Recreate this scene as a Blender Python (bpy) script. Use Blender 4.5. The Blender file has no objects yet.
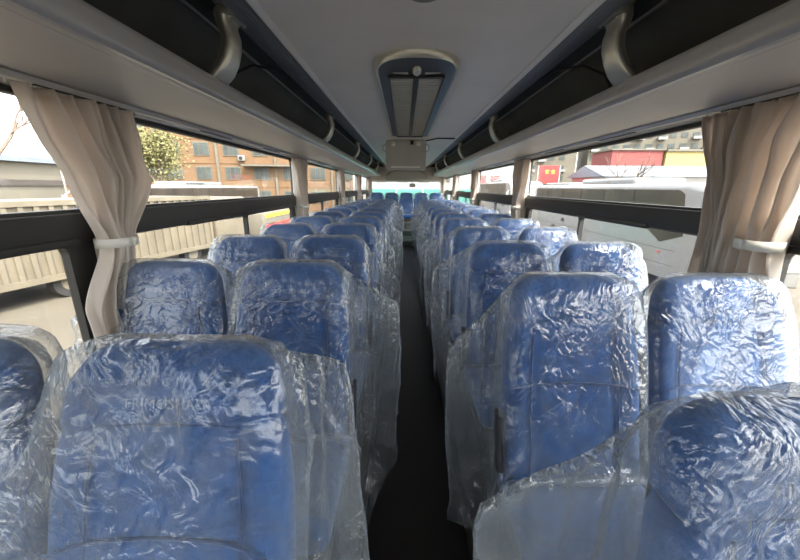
import bpy, bmesh, math, random
from mathutils import Vector, Matrix, noise

# ---------------------------------------------------------------- camera, light, exposure
sc = bpy.context.scene
COL = sc.collection
PI = math.pi
CZ = 1.52                                   # height of the camera above the aisle floor
cam_d = bpy.data.cameras.new('camera'); cam_d.sensor_width = 36; cam_d.lens = 15.48
cam_d.clip_start = .02; cam_d.clip_end = 500
cam = bpy.data.objects.new('camera', cam_d); COL.objects.link(cam)
cam.location = (0, 0, CZ)
cam.rotation_euler = (Matrix.Rotation(math.radians(.64), 4, 'Z') @ Matrix.Rotation(math.radians(90 - 15.1), 4, 'X')
                      @ Matrix.Rotation(math.radians(.3), 4, 'Z')).to_euler()
sc.camera = cam

world = bpy.data.worlds.new('world'); sc.world = world; world.use_nodes = True
wn = world.node_tree.nodes; wl = world.node_tree.links
bg = wn['Background']
sky = wn.new('ShaderNodeTexSky'); sky.sky_type = 'NISHITA'; sky.sun_disc = False
sky.sun_elevation = math.radians(48); sky.sun_rotation = math.radians(130); sky.dust_density = 2.5; sky.air_density = 1.0
hs = wn.new('ShaderNodeHueSaturation'); hs.inputs['Saturation'].default_value = .22
wl.new(sky.outputs[0], hs.inputs['Color']); wl.new(hs.outputs[0], bg.inputs['Color'])
bg.inputs['Strength'].default_value = .80

sun_d = bpy.data.lights.new('sun', 'SUN'); sun_d.energy = 4.2; sun_d.angle = math.radians(.6); sun_d.color = (1, .93, .80)
sun = bpy.data.objects.new('sun', sun_d); COL.objects.link(sun)
SUNV = Vector((.35, -.55, .75)).normalized()
sun.rotation_euler = SUNV.to_track_quat('Z', 'Y').to_euler(); sun.location = (8, -6, 9)

sc.view_settings.view_transform = 'Standard'; sc.view_settings.look = 'None'
sc.view_settings.gamma = 1; sc.view_settings.use_curve_mapping = False
sc.view_settings.exposure = .76
sc.cycles.transparent_max_bounces = 24; sc.cycles.max_bounces = 10; sc.cycles.diffuse_bounces = 5
sc.cycles.sample_clamp_indirect = 6; sc.cycles.caustics_reflective = False; sc.cycles.caustics_refractive = False

# ---------------------------------------------------------------- helpers
def link(o, parent=None):
    COL.objects.link(o)
    if parent is not None: o.parent = parent
    return o

def tag(o, label=None, cat=None, group=None, kind=None):
    if label: o['label'] = label
    if cat: o['category'] = cat
    if group: o['group'] = group
    if kind: o['kind'] = kind
    return o

def empty(name, loc=(0, 0, 0), rz=0, parent=None):
    o = bpy.data.objects.new(name, None); o.location = loc; o.rotation_euler = (0, 0, rz); o.empty_display_size = .1
    return link(o, parent)

class MB:
    def __init__(s): s.b = bmesh.new()
    def loft(s, rings, cap=True, closed=True):
        vs = [[s.b.verts.new(p) for p in r] for r in rings]
        n = len(rings[0])
        for a, b in zip(vs, vs[1:]):
            for i in range(n if closed else n - 1):
                s.b.faces.new((a[i], a[(i + 1) % n], b[(i + 1) % n], b[i]))
        if cap: s.b.faces.new(vs[0][::-1]); s.b.faces.new(vs[-1])
        return s
    def box(s, x0, x1, y0, y1, z0, z1, bev=0):
        r = bmesh.ops.create_cube(s.b, size=1)['verts']
        for v in r: v.co = Vector(((x0 + x1) / 2 + v.co.x * (x1 - x0), (y0 + y1) / 2 + v.co.y * (y1 - y0), (z0 + z1) / 2 + v.co.z * (z1 - z0)))
        if bev:
            es = list({e for v in r for e in v.link_edges})
            bmesh.ops.bevel(s.b, geom=es, offset=bev, segments=3, profile=.5, affect='EDGES')
        return s
    def prism(s, prof, y0, y1, ys=None):            # profile in (x, z), swept along y
        s.loft([[(x, y, z) for x, z in prof] for y in (ys or (y0, y1))]); return s
    def tube(s, pts, r, n=10, cap=True):
        rings = []
        pts = [Vector(p) for p in pts]
        for i, p in enumerate(pts):
            t = (pts[min(i + 1, len(pts) - 1)] - pts[max(i - 1, 0)]).normalized()
            a = t.orthogonal().normalized() if i == 0 else (a - t * a.dot(t)).normalized()
            b = t.cross(a)
            rr = r[i] if isinstance(r, (list, tuple)) else r
            rings.append([p + (a * math.cos(2 * PI * k / n) + b * math.sin(2 * PI * k / n)) * rr for k in range(n)])
        return s.loft(rings, cap)
    def grid(s, f, nu, nv):
        vs = [[s.b.verts.new(f(i / nu, j / nv)) for i in range(nu + 1)] for j in range(nv + 1)]
        for j in range(nv):
            for i in range(nu): s.b.faces.new((vs[j][i], vs[j][i + 1], vs[j + 1][i + 1], vs[j + 1][i]))
        return s
    def cyl(s, c, axis, r, h, n=20, r2=None):
        c = Vector(c); ax = Vector(axis).normalized()
        return s.tube([c - ax * h / 2, c + ax * h / 2], [r, r if r2 is None else r2], n)
    def ball(s, c, rx, ry, rz, seg=14):
        r = bmesh.ops.create_uvsphere(s.b, u_segments=seg, v_segments=seg // 2 + 2, radius=1)['verts']
        for v in r: v.co = Vector(c) + Vector((v.co.x * rx, v.co.y * ry, v.co.z * rz))
        return s
    def build(s, name, mat, parent=None, smooth=True, loc=None, ang=40):
        bmesh.ops.recalc_face_normals(s.b, faces=s.b.faces)
        me = bpy.data.meshes.new(name); s.b.to_mesh(me); s.b.free()
        me.materials.append(mat)
        if smooth:
            for p in me.polygons: p.use_smooth = True
            me.set_sharp_from_angle(angle=math.radians(ang))
        o = bpy.data.objects.new(name, me)
        if loc: o.location = loc
        return link(o, parent)

def lerp(a, b, t): return a + (b - a) * t

def struct(o): o['kind'] = 'structure'; return o

# ---------------------------------------------------------------- materials
def mat(name, col, rough=.5, metal=0, var=0, scale=5, bump=0, bscale=60, sheen=0, spec=.5, coat=0, stretch=None):
    m = bpy.data.materials.new(name); m.use_nodes = True
    n = m.node_tree.nodes; l = m.node_tree.links; p = n['Principled BSDF']
    p.inputs['Base Color'].default_value = (*col, 1); p.inputs['Roughness'].default_value = rough
    p.inputs['Metallic'].default_value = metal; p.inputs['Specular IOR Level'].default_value = spec
    if sheen: p.inputs['Sheen Weight'].default_value = sheen
    if coat: p.inputs['Coat Weight'].default_value = coat; p.inputs['Coat Roughness'].default_value = .12
    tc = n.new('ShaderNodeTexCoord'); mp = n.new('ShaderNodeMapping'); l.new(tc.outputs['Object'], mp.inputs[0])
    if stretch: mp.inputs['Scale'].default_value = stretch
    nz = n.new('ShaderNodeTexNoise'); nz.inputs['Scale'].default_value = scale; nz.inputs['Detail'].default_value = 5
    l.new(mp.outputs[0], nz.inputs['Vector'])
    rp = n.new('ShaderNodeValToRGB'); rp.color_ramp.elements[0].position = .3; rp.color_ramp.elements[1].position = .7
    a = [max(0, c * (1 - var)) for c in col]; b = [min(1, c * (1 + var)) for c in col]
    rp.color_ramp.elements[0].color = (*a, 1); rp.color_ramp.elements[1].color = (*b, 1)
    l.new(nz.outputs['Fac'], rp.inputs[0]); l.new(rp.outputs[0], p.inputs['Base Color'])
    if bump:
        n2 = n.new('ShaderNodeTexNoise'); n2.inputs['Scale'].default_value = bscale; n2.inputs['Detail'].default_value = 3
        l.new(mp.outputs[0], n2.inputs['Vector'])
        bp = n.new('ShaderNodeBump'); bp.inputs['Strength'].default_value = bump; bp.inputs['Distance'].default_value = .004
        l.new(n2.outputs['Fac'], bp.inputs['Height']); l.new(bp.outputs[0], p.inputs['Normal'])
    return m

M = {}
M['ceiling'] = mat('ceiling_laminate', (.82, .80, .755), .45, var=.03)
M['rackpanel'] = mat('duct_panel', (.70, .665, .60), .42, var=.03, scale=2)
M['lip'] = mat('rack_lip', (.50, .50, .50), .32, var=.03, coat=.4, metal=.1)
M['rackdark'] = mat('rack_carpet', (.085, .092, .094), .8, var=.15, bump=.2)
M['hatch'] = mat('ribbed_grey', (.25, .245, .235), .5, var=.1)
M['trim'] = mat('light_trim', (.88, .87, .84), .35)
M['alu'] = mat('aluminium', (.66, .64, .60), .30, metal=.35, var=.05)
M['silver'] = mat('bracket_silver', (.66, .65, .57), .3, metal=.45, var=.08)
M['bracket_side'] = mat('bracket_dark', (.34, .335, .28), .4, metal=.3)
M['black'] = mat('black_plastic', (.018, .018, .018), .42, var=.1)
M['blackframe'] = mat('black_frame', (.022, .021, .020), .5, var=.12, scale=3)
M['rubber'] = mat('rubber', (.012, .012, .012), .7)
M['beige'] = mat('pillar_beige', (.46, .43, .37), .5)
M['wall'] = mat('side_wall', (.30, .29, .27), .7, var=.05, bump=.2)
M['floor'] = mat('floor_vinyl', (.016, .012, .010), .32, var=.25, scale=3, bump=.15, bscale=14)
M['platform'] = mat('platform_vinyl', (.035, .033, .034), .5, var=.2)
M['step'] = mat('step_rubber', (.03, .045, .04), .45, var=.2)
M['nosing'] = mat('nosing', (.25, .27, .25), .35, metal=.5)
M['grey'] = mat('housing_grey', (.48, .49, .45), .45, var=.04)
M['bezel'] = mat('bezel_blue_grey', (.045, .048, .055), .35, var=.1)
M['grille'] = mat('grille_grey', (.66, .67, .63), .5, var=.06, stretch=(1, 8, 1), scale=6)
M['chrome'] = mat('chrome', (.75, .75, .73), .15, metal=1)
M['seatgrey'] = mat('seat_shell', (.05, .052, .058), .5)
M['armrest'] = mat('armrest', (.03, .032, .04), .45)
M['steel'] = mat('leg_steel', (.10, .10, .11), .45, metal=.6)
M['letter'] = mat('embroidery', (.12, .18, .33), .6)

def fabric(name, col):
    m = mat(name, col, .85, var=.18, scale=22, bump=.35, bscale=420, sheen=.25)
    return m
M['blue'] = fabric('seat_blue', (.002, .060, .215))
M['blue2'] = fabric('seat_blue_side', (.003, .040, .15))
M['piping'] = mat('piping', (.010, .03, .15), .6)

def curtain_mat():
    m = mat('curtain_cloth', (.80, .745, .69), .9, var=.08, scale=9, bump=.3, bscale=300, sheen=.3)
    n = m.node_tree.nodes; l = m.node_tree.links; p = n['Principled BSDF']; out = n['Material Output']
    tr = n.new('ShaderNodeBsdfTranslucent'); tr.inputs[0].default_value = (.74, .65, .57, 1)
    mx = n.new('ShaderNodeMixShader'); mx.inputs[0].default_value = .45
    l.new(p.outputs[0], mx.inputs[1]); l.new(tr.outputs[0], mx.inputs[2]); l.new(mx.outputs[0], out.inputs[0])
    return m
M['curtain'] = curtain_mat()
M['tieband'] = mat('tie_band', (.66, .65, .60), .7)

def glass_mat(name, tint=(.9, .9, .88), refl=.04):
    m = bpy.data.materials.new(name); m.use_nodes = True
    n = m.node_tree.nodes; l = m.node_tree.links; n.remove(n['Principled BSDF']); out = n['Material Output']
    tr = n.new('ShaderNodeBsdfTransparent'); tr.inputs[0].default_value = (*tint, 1)
    gl = n.new('ShaderNodeBsdfGlossy'); gl.inputs['Roughness'].default_value = .02
    fr = n.new('ShaderNodeLayerWeight'); fr.inputs['Blend'].default_value = .5
    pw = n.new('ShaderNodeMath'); pw.operation = 'POWER'; l.new(fr.outputs['Facing'], pw.inputs[0]); pw.inputs[1].default_value = 5
    ma = n.new('ShaderNodeMath'); ma.operation = 'MULTIPLY_ADD'; l.new(pw.outputs[0], ma.inputs[0]); ma.inputs[1].default_value = .25; ma.inputs[2].default_value = .03
    mx = n.new('ShaderNodeMixShader'); l.new(ma.outputs[0], mx.inputs[0]); l.new(tr.outputs[0], mx.inputs[1]); l.new(gl.outputs[0], mx.inputs[2])
    l.new(mx.outputs[0], out.inputs[0]); return m
M['glass'] = glass_mat('window_glass', (.94, .94, .92))

def film_mat():
    """thin crumpled polythene: mostly clear, milky where it turns edge-on, glossy creases"""
    m = bpy.data.materials.new('plastic_film'); m.use_nodes = True
    n = m.node_tree.nodes; l = m.node_tree.links; p = n['Principled BSDF']; out = n['Material Output']
    p.inputs['Base Color'].default_value = (.40, .45, .49, 1); p.inputs['Roughness'].default_value = .17
    p.inputs['Specular IOR Level'].default_value = .35
    tc = n.new('ShaderNodeTexCoord'); oi = n.new('ShaderNodeObjectInfo')
    ml = n.new('ShaderNodeVectorMath'); ml.operation = 'SCALE'; ml.inputs[0].default_value = (17, 31, 23); l.new(oi.outputs['Random'], ml.inputs['Scale'])
    ad = n.new('ShaderNodeVectorMath'); ad.operation = 'ADD'; l.new(tc.outputs['Object'], ad.inputs[0]); l.new(ml.outputs[0], ad.inputs[1])
    # warp, then ridges of voronoi cells: creased facets
    w = n.new('ShaderNodeTexNoise'); w.inputs['Scale'].default_value = 5; w.inputs['Detail'].default_value = 3; l.new(ad.outputs[0], w.inputs['Vector'])
    sw = n.new('ShaderNodeVectorMath'); sw.operation = 'SCALE'; sw.inputs['Scale'].default_value = .35; l.new(w.outputs['Color'], sw.inputs[0])
    wv = n.new('ShaderNodeVectorMath'); wv.operation = 'ADD'; l.new(ad.outputs[0], wv.inputs[0]); l.new(sw.outputs[0], wv.inputs[1])
    mp = n.new('ShaderNodeMapping'); mp.inputs['Scale'].default_value = (1.5, 1.0, .8); l.new(wv.outputs[0], mp.inputs[0])
    v1 = n.new('ShaderNodeTexVoronoi'); v1.feature = 'F1'; v1.inputs['Scale'].default_value = 24; l.new(mp.outputs[0], v1.inputs['Vector'])
    v2 = n.new('ShaderNodeTexVoronoi'); v2.feature = 'F1'; v2.inputs['Scale'].default_value = 46; l.new(mp.outputs[0], v2.inputs['Vector'])
    n3 = n.new('ShaderNodeTexNoise'); n3.inputs['Scale'].default_value = 14; n3.inputs['Detail'].default_value = 6; n3.inputs['Distortion'].default_value = 1.5
    l.new(ad.outputs[0], n3.inputs['Vector'])
    def mth(op, a, b):
        x = n.new('ShaderNodeMath'); x.operation = op
        for k, q in enumerate((a, b)):
            if isinstance(q, (int, float)): x.inputs[k].default_value = q
            else: l.new(q, x.inputs[k])
        return x.outputs[0]
    st = n.new('ShaderNodeMapping'); st.inputs['Scale'].default_value = (1.0, .8, .22); st.inputs['Rotation'].default_value = (0, .25, 0); l.new(wv.outputs[0], st.inputs[0])
    n5 = n.new('ShaderNodeTexNoise'); n5.noise_type = 'RIDGED_MULTIFRACTAL'; n5.inputs['Scale'].default_value = 30; n5.inputs['Detail'].default_value = 3; l.new(st.outputs[0], n5.inputs['Vector'])
    mk = n.new('ShaderNodeTexNoise'); mk.inputs['Scale'].default_value = 4.5; mk.inputs['Detail'].default_value = 2; l.new(ad.outputs[0], mk.inputs['Vector'])
    mr = n.new('ShaderNodeMapRange'); mr.inputs['From Min'].default_value = .44; mr.inputs['From Max'].default_value = .66; l.new(mk.outputs['Fac'], mr.inputs['Value'])
    h = mth('ADD', mth('MULTIPLY', v1.outputs['Distance'], .7), mth('MULTIPLY', v2.outputs['Distance'], .4))
    h = mth('MULTIPLY', mth('ADD', h, mth('MULTIPLY', n3.outputs['Fac'], .8)), mth('ADD', mr.outputs[0], .28))
    h = mth('ADD', h, mth('MULTIPLY', n5.outputs['Fac'], .27))
    bp = n.new('ShaderNodeBump'); bp.inputs['Strength'].default_value = .72; bp.inputs['Distance'].default_value = .013
    l.new(h, bp.inputs['Height']); l.new(bp.outputs[0], p.inputs['Normal'])
    lw = n.new('ShaderNodeLayerWeight'); lw.inputs['Blend'].default_value = .35; l.new(bp.outputs[0], lw.inputs['Normal'])
    fac = mth('MULTIPLY', mth('POWER', lw.outputs['Facing'], 1.5), .74)
    n4 = n.new('ShaderNodeTexNoise'); n4.inputs['Scale'].default_value = 6; n4.inputs['Detail'].default_value = 8; n4.inputs['Distortion'].default_value = 2.2
    l.new(ad.outputs[0], n4.inputs['Vector'])
    rp = n.new('ShaderNodeMapRange'); rp.inputs['From Min'].default_value = .42; rp.inputs['From Max'].default_value = .72
    rp.inputs['To Min'].default_value = 0; rp.inputs['To Max'].default_value = .13; l.new(n4.outputs['Fac'], rp.inputs['Value'])
    fac = mth('ADD', mth('ADD', fac, rp.outputs[0]), .05)
    fac = mth('MINIMUM', fac, .85)
    tr = n.new('ShaderNodeBsdfTransparent'); tr.inputs[0].default_value = (.97, .98, .99, 1)
    tl = n.new('ShaderNodeBsdfTranslucent'); tl.inputs[0].default_value = (.62, .66, .70, 1); l.new(bp.outputs[0], tl.inputs['Normal'])
    m1 = n.new('ShaderNodeMixShader'); m1.inputs[0].default_value = .30; l.new(p.outputs[0], m1.inputs[1]); l.new(tl.outputs[0], m1.inputs[2])
    m2 = n.new('ShaderNodeMixShader'); l.new(fac, m2.inputs[0]); l.new(tr.outputs[0], m2.inputs[1]); l.new(m1.outputs[0], m2.inputs[2])
    gs = n.new('ShaderNodeBsdfGlossy'); gs.inputs['Roughness'].default_value = .15; gs.inputs['Color'].default_value = (.95, .97, 1, 1); l.new(bp.outputs[0], gs.inputs['Normal'])
    gf = mth('ADD', mth('MULTIPLY', mth('POWER', lw.outputs['Facing'], 2.5), .34), .055)
    m3 = n.new('ShaderNodeMixShader'); l.new(gf, m3.inputs[0]); l.new(m2.outputs[0], m3.inputs[1]); l.new(gs.outputs[0], m3.inputs[2])
    l.new(m3.outputs[0], out.inputs[0]); return m
M['film'] = film_mat()

# ================================================================= BUS SHELL (structure)
XC = .06                    # centre line of the bus seen from the camera
HW = 1.22                   # half width to the glass
YF, YR = -2.9, 11.9         # front and rear end
def mir(prof): return [(2 * XC - x, z) for x, z in prof][::-1]

struct(MB().box(XC - 1.27, XC + 1.27, YF, YR, -.25, 0).build('floor', M['floor']))
PH = .15
for nm, s in (('trim_1', -1), ('trim_2', 1)):       # raised platforms carrying the seats
    a, b = sorted((XC + s * .23, XC + s * 1.20))
    o = struct(MB().box(a, b, .0, 9.0, .0, PH, .008).build(nm, M['platform']))
# rear steps and platforms
struct(MB().box(XC - 1.2, XC + 1.2, 9.02, YR - .05, 0, PH + .02, .01).build('trim_3', M['step']))
struct(MB().box(XC - 1.2, XC + 1.2, 9.95, YR - .05, PH + .02, PH + .18, .01).build('trim_4', M['step']))
for i, (yy, zz) in enumerate(((9.02, PH + .02), (9.95, PH + .18))):
    struct(MB().box(XC - .22, XC + .22, yy - .008, yy + .03, zz - .03, zz + .006, .002).build('trim_%d' % (5 + i), M['nosing']))
# side walls under the windows and above them
ZS, ZT = CZ - .80, CZ + .275        # sill and head of the window openings
for nm, s in (('wall_left', -1), ('wall_right', 1)):
    x0, x1 = sorted((XC + s * 1.22, XC + s * 1.28))
    m = MB().box(x0, x1, YF, YR, -.9, ZS); m.box(x0, x1, YF, YR, ZT, 2.36)
    struct(m.build(nm, M['wall']))
    a, b = sorted((XC + s * 1.13, XC + s * 1.225))
    struct(MB().box(a, b, YF + .1, YR - .1, ZS - .06, ZS, .01).build('trim_%d' % (7 if s < 0 else 8), M['beige']))
# roof and centre ceiling
prof = []
for i in range(13):
    x = -.555 + 1.11 * i / 12; prof.append((XC + x, CZ + .587 + .028 * (1 - (x / .555) ** 2)))
struct(MB().prism(prof + [(XC + .555, 2.34), (XC - .555, 2.34)], YF, YR).build('ceiling', M['ceiling']))
for k, s in enumerate((-1, 1)):
    P = lambda x, h: (XC + s * x, CZ + h)
    def sweep(pr, name, mt, y0=YF, y1=YR, structure=True):
        pr = pr if s > 0 else pr[::-1]
        o = MB().prism([P(*q) for q in pr], y0, y1).build(name, mt, ang=30)
        return struct(o) if structure else o
    # bright edging strip of the ceiling
    sweep([(.545, .580), (.568, .572), (.576, .576), (.576, .60), (.556, .60)], 'trim_%d' % (9 + k), M['trim'])
    # ribbed cover between ceiling and rack
    rib = [(.575, .588)]
    for i in range(1, 15):
        t = i / 14; rib.append((.575 + .170 * t, .586 + .046 * t + (.004 if i % 2 else 0)))
    sweep(rib + [(.76, .72), (.60, .72)], 'trim_%d' % (11 + k), M['hatch'])
    # rack: ceiling, back and floor lined dark
    sweep([(.745, .640), (.80, .648), (.865, .655), (.885, .648), (.93, .60), (1.15, .40), (1.19, .40), (1.19, .80), (.74, .80)], 'trim_%d' % (13 + k), M['rackdark'])
    sweep([(.862, .652), (.868, .645), (.878, .645), (.874, .656)], 'trim_%d' % (15 + k), M['hatch'])
    sweep([(.80, .345), (1.17, .345), (1.17, .405), (.80, .362)], 'trim_%d' % (17 + k), M['rackdark'])
    # nose of the rack
    lip = [(.806, .404), (.792, .404), (.783, .400), (.779, .392), (.780, .375), (.784, .350), (.789, .338), (.796, .331), (.83, .327), (.83, .345), (.815, .365), (.815, .398)]
    sweep(lip, 'trim_%d' % (19 + k), M['lip'])
    # air duct panel down to the curtain track
    duct = [(.805, .331)]
    for i in range(11):
        t = i / 10; duct.append((.81 + .33 * t, .329 - .026 * t ** 1.3 - .006 * math.sin(t * PI)))
    sweep(duct + [(1.20, .303), (1.20, .345), (.83, .345)], 'trim_%d' % (21 + k), M['rackpanel'])
    # curtain track
    tr = sweep([(1.125, .300), (1.135, .285), (1.150, .283), (1.155, .292), (1.168, .291), (1.172, .276), (1.19, .274), (1.215, .278), (1.215, .303)],
               'trim_%d' % (23 + k), M['alu'])

for k, s in enumerate((-1, 1)):
    for q in range(14):
        y = -.6 + q * .85
        a, b = sorted((XC + s * 1.136, XC + s * 1.148))
        struct(MB().box(a, b, y, y + .34, CZ + .2815, CZ + .286).build('trim_%d' % (40 + q + 14 * k), M['black']))
    a, b = sorted((XC + s * 1.188, XC + s * 1.222))
    struct(MB().box(a, b, YF, YR, CZ + .255, CZ + .277, .004).build('trim_%d' % (70 + k), M['black']))
# window bays ------------------------------------------------------
PIL = [-1.12, 1.30, 3.72, 6.14, 8.56, 10.98]
def rr(y0, y1, z0, z1, r, n=6):
    pts = []
    for cy, cz, a0 in ((y1 - r, z1 - r, 0), (y0 + r, z1 - r, 90), (y0 + r, z0 + r, 180), (y1 - r, z0 + r, 270)):
        for i in range(n + 1):
            a = math.radians(a0 + 90 * i / n); pts.append((cy + r * math.cos(a), cz + r * math.sin(a)))
    return pts
def cell(mb, x0, x1, c, h, r):
    inn = rr(*h, r); cy, cz = (h[0] + h[1]) / 2, (h[2] + h[3]) / 2
    out = []
    k = 0
    crn = [(c[1], c[3]), (c[0], c[3]), (c[0], c[2]), (c[1], c[2])]
    for q in range(4):                               # outer loop: project the rounded corner onto the cell's corner
        for i in range(7):
            y, z = inn[q * 7 + i]; Y, Z = crn[q]
            if q % 2 == 0: out.append((Y, z if i < 3 else Z) if i < 3 else ((Y, Z) if i == 3 else (y, Z)))
            else: out.append((y, Z) if i < 3 else ((Y, Z) if i == 3 else (Y, z)))
    rings = [[(x0, y, z) for y, z in out], [(x0, y, z) for y, z in inn], [(x1, y, z) for y, z in inn], [(x1, y, z) for y, z in out], [(x0, y, z) for y, z in out]]
    mb.loft(rings, cap=False)
wi = 0
BZ0, BZ1 = CZ - .197, CZ - .080
allbays = [(-2.75, -1.12)] + list(zip(PIL, PIL[1:])) + [(10.98, 11.85)]
for s in (-1, 1):
    for (a, b) in allbays:
        wi += 1
        fx0, fx1 = sorted((XC + s * 1.205, XC + s * 1.235))
        mb = MB()
        e0, e1 = .13, .075
        cell(mb, fx0, fx1, (a, b, BZ1 - .03, ZT + .02), (a + e0, b - .045, BZ1, CZ + .262), .03)
        mid = (a + b) / 2 + .02
        cell(mb, fx0, fx1, (a, mid, ZS - .02, BZ0 + .03), (a + e0, mid - .010, ZS + .05, BZ0), .035)
        cell(mb, fx0, fx1, (mid, b, ZS - .02, BZ0 + .03), (mid + .010, b - .155, ZS + .05, BZ0), .035)
        bmesh.ops.remove_doubles(mb.b, verts=mb.b.verts, dist=1e-5)
        w = struct(mb.build('window_%d' % wi, M['blackframe'], ang=35))
        # ledge of the dark band and its lower flange
        g0, g1 = sorted((XC + s * 1.190, XC + s * 1.235))
        MB().box(g0, g1, a + .02, b - .02, BZ0 + .006, BZ1 - .012, .006).build('window_band', M['blackframe'], w)
        g0, g1 = sorted((XC + s * 1.183, XC + s * 1.21))
        MB().box(g0, g1, a + .5, b - .12, BZ0 - .004, BZ0 + .022, .004).build('slide_rail', M['black'], w)
        MB().box(XC + s * 1.22 - .002, XC + s * 1.22 + .002, a + .1, b - .09, BZ1 - .02, ZT).build('upper_pane', M['glass'], w)
        MB().box(XC + s * 1.22 - .002, XC + s * 1.22 + .002, a + .1, b - .09, ZS + .01, BZ0 + .02).build('lower_pane', M['glass'], w)
    for j, y in enumerate(PIL):
        x0, x1 = sorted((XC + s * 1.172, XC + s * 1.215))
        mb = MB().box(x0, x1, y - .055, y + .075, ZS, ZT + .01, .012)
        p = struct(mb.build('trim_%d' % (25 + j + (0 if s < 0 else 6)), M['beige']))
        if j == 1:
            a_, b_ = sorted((XC + s * 1.165, XC + s * 1.205))
            MB().box(a_, b_, y - .125, y - .075, CZ - .46, CZ - .405, .004).build('window_catch', M['black'], p)
# rear wall with its window
ZW0, ZW1 = 1.10, 1.70
mb = MB(); mb.box(XC - 1.27, XC + 1.27, 11.85, 11.92, -.9, ZW0); mb.box(XC - 1.27, XC + 1.27, 11.85, 11.92, ZW1, 2.36)
mb.box(XC - 1.27, XC - 1.14, 11.85, 11.92, ZW0, ZW1); mb.box(XC + 1.14, XC + 1.27, 11.85, 11.92, ZW0, ZW1)
struct(mb.build('wall_rear', M['wall']))
struct(MB().box(XC - 1.14, XC + 1.14, 11.87, 11.88, ZW0, ZW1).build('window_15', M['glass']))
# front end behind the camera: big windscreen
mb = MB(); mb.box(XC - 1.27, XC + 1.27, YF - .08, YF, -.9, 1.15); mb.box(XC - 1.27, XC + 1.27, YF - .08, YF, 1.95, 2.36)
struct(mb.build('wall_front', M['wall']))
struct(MB().box(XC - 1.24, XC + 1.24, YF - .05, YF - .04, 1.15, 1.95).build('window_16', M['glass']))
# arched header above the rear window
pr = []
for i in range(17):
    a = PI * i / 16; pr.append((XC - .64 * math.copysign(abs(math.cos(a)) ** .45, math.cos(a)), CZ + .17 + .32 * math.sin(a) ** .6))
hd = struct(MB().loft([[(x, 10.95, z) for x, z in pr], [(XC + (x - XC) * .9, 10.90, CZ + .19 + (z - CZ - .17) * .88) for x, z in pr]]).build('trim_37', M['grey']))
struct(MB().box(XC - 1.2, XC + 1.2, 10.96, 11.84, CZ + .17, CZ + .20).build('trim_38', M['rackpanel']))
struct(MB().box(XC - 1.2, XC + 1.2, 10.96, 11.0, CZ + .20, CZ + .60).build('trim_39', M['rackpanel']))

# ================================================================= OVERHEAD FITTINGS
# curved silver brackets tying the racks to the ceiling
def bracket(root, s):
    path = [(.815, .398, .060), (.796, .412, .060), (.768, .438, .058), (.745, .475, .054), (.729, .518, .050), (.726, .555, .050),
            (.736, .588, .054), (.738, .610, .062), (.728, .634, .076)]
    # smooth the path
    pts = []
    for a, b in zip(path, path[1:]):
        for t in (0, .5): pts.append([a[i] + (b[i] - a[i]) * t for i in range(3)])
    pts.append(path[-1])
    rings = []
    for i, (x, h, w) in enumerate(pts):
        q0 = pts[max(0, i - 1)]; q1 = pts[min(len(pts) - 1, i + 1)]
        tx, tz = q1[0] - q0[0], q1[1] - q0[1]; L = math.hypot(tx, tz); nx, nz = tz / L, -tx / L
        ring = []
        for k in range(16):
            a = 2 * PI * k / 16
            cy = w * .95 * math.copysign(abs(math.cos(a)) ** .5, math.cos(a)); cn = .017 * math.copysign(abs(math.sin(a)) ** .7, math.sin(a))
            ring.append((s * (x + nx * cn), cy, h + nz * cn))
        rings.append(ring)
    MB().loft(rings).build('bracket_arm', M['silver'], root, ang=60)
    # darker rear web
    rings = []
    for i, (x, h, w) in enumerate(pts):
        rings.append([(s * (x + .008), -w * .78, h), (s * (x + .008), w * .78, h), (s * (x + .034), w * .7, h + .004), (s * (x + .034), -w * .7, h + .004)])
    MB().loft(rings).build('bracket_web', M['bracket_side'], root)
    # mounting plate with screws
    MB().box(*sorted((s * .70, s * .75)), -.075, .075, .612, .640, .006).build('mounting_plate', M['bracket_side'], root)
    for dy in (-.045, .045):
        MB().cyl((s * .712, dy, .610), (0, 0, 1), .006, .006, 10).build('screw', M['chrome'], root)
BY = [1.52, 3.40, 5.30, 7.20, 9.10]
ordn = ['nearest', 'second nearest', 'third nearest', 'fourth nearest', 'farthest']
for s in (-1, 1):
    src = None
    for i, y in enumerate(BY):
        if src is None:
            r = empty('rack_bracket', (XC, y, CZ)); bracket(r, s); src = r
        else:
            r = src.copy(); COL.objects.link(r); r.location = (XC, y, CZ)
            for c in src.children:
                d = c.copy(); COL.objects.link(d); d.parent = r
        side = 'left' if s < 0 else 'right'
        tag(r, 'curved silver support bracket of the %s luggage rack, %s to the viewer' % (side, ordn[i]), 'bracket', 'brackets of the %s luggage rack' % side)
    # thin cable hanging inside the rack
    mb = MB(); pts = []
    ctl = [(.755, .628, 2.30), (.79, .630, 2.15), (.84, .60, 1.98), (.885, .52, 1.84), (.90, .41, 1.76)]
    for i in range(13):
        t = i / 12 * 3.999; k0 = int(t); t -= k0
        q0, q1 = ctl[k0], ctl[k0 + 1]
        pts.append((XC + s * lerp(q0[0], q1[0], t), lerp(q0[2], q1[2], t), CZ + lerp(q0[1], q1[1], t)))
    tag(mb.tube(pts, .006, 8).build('cable', M['rubber']), 'thin black cable drooping inside the %s luggage rack' % ('left' if s < 0 else 'right'), 'cable')

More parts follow.
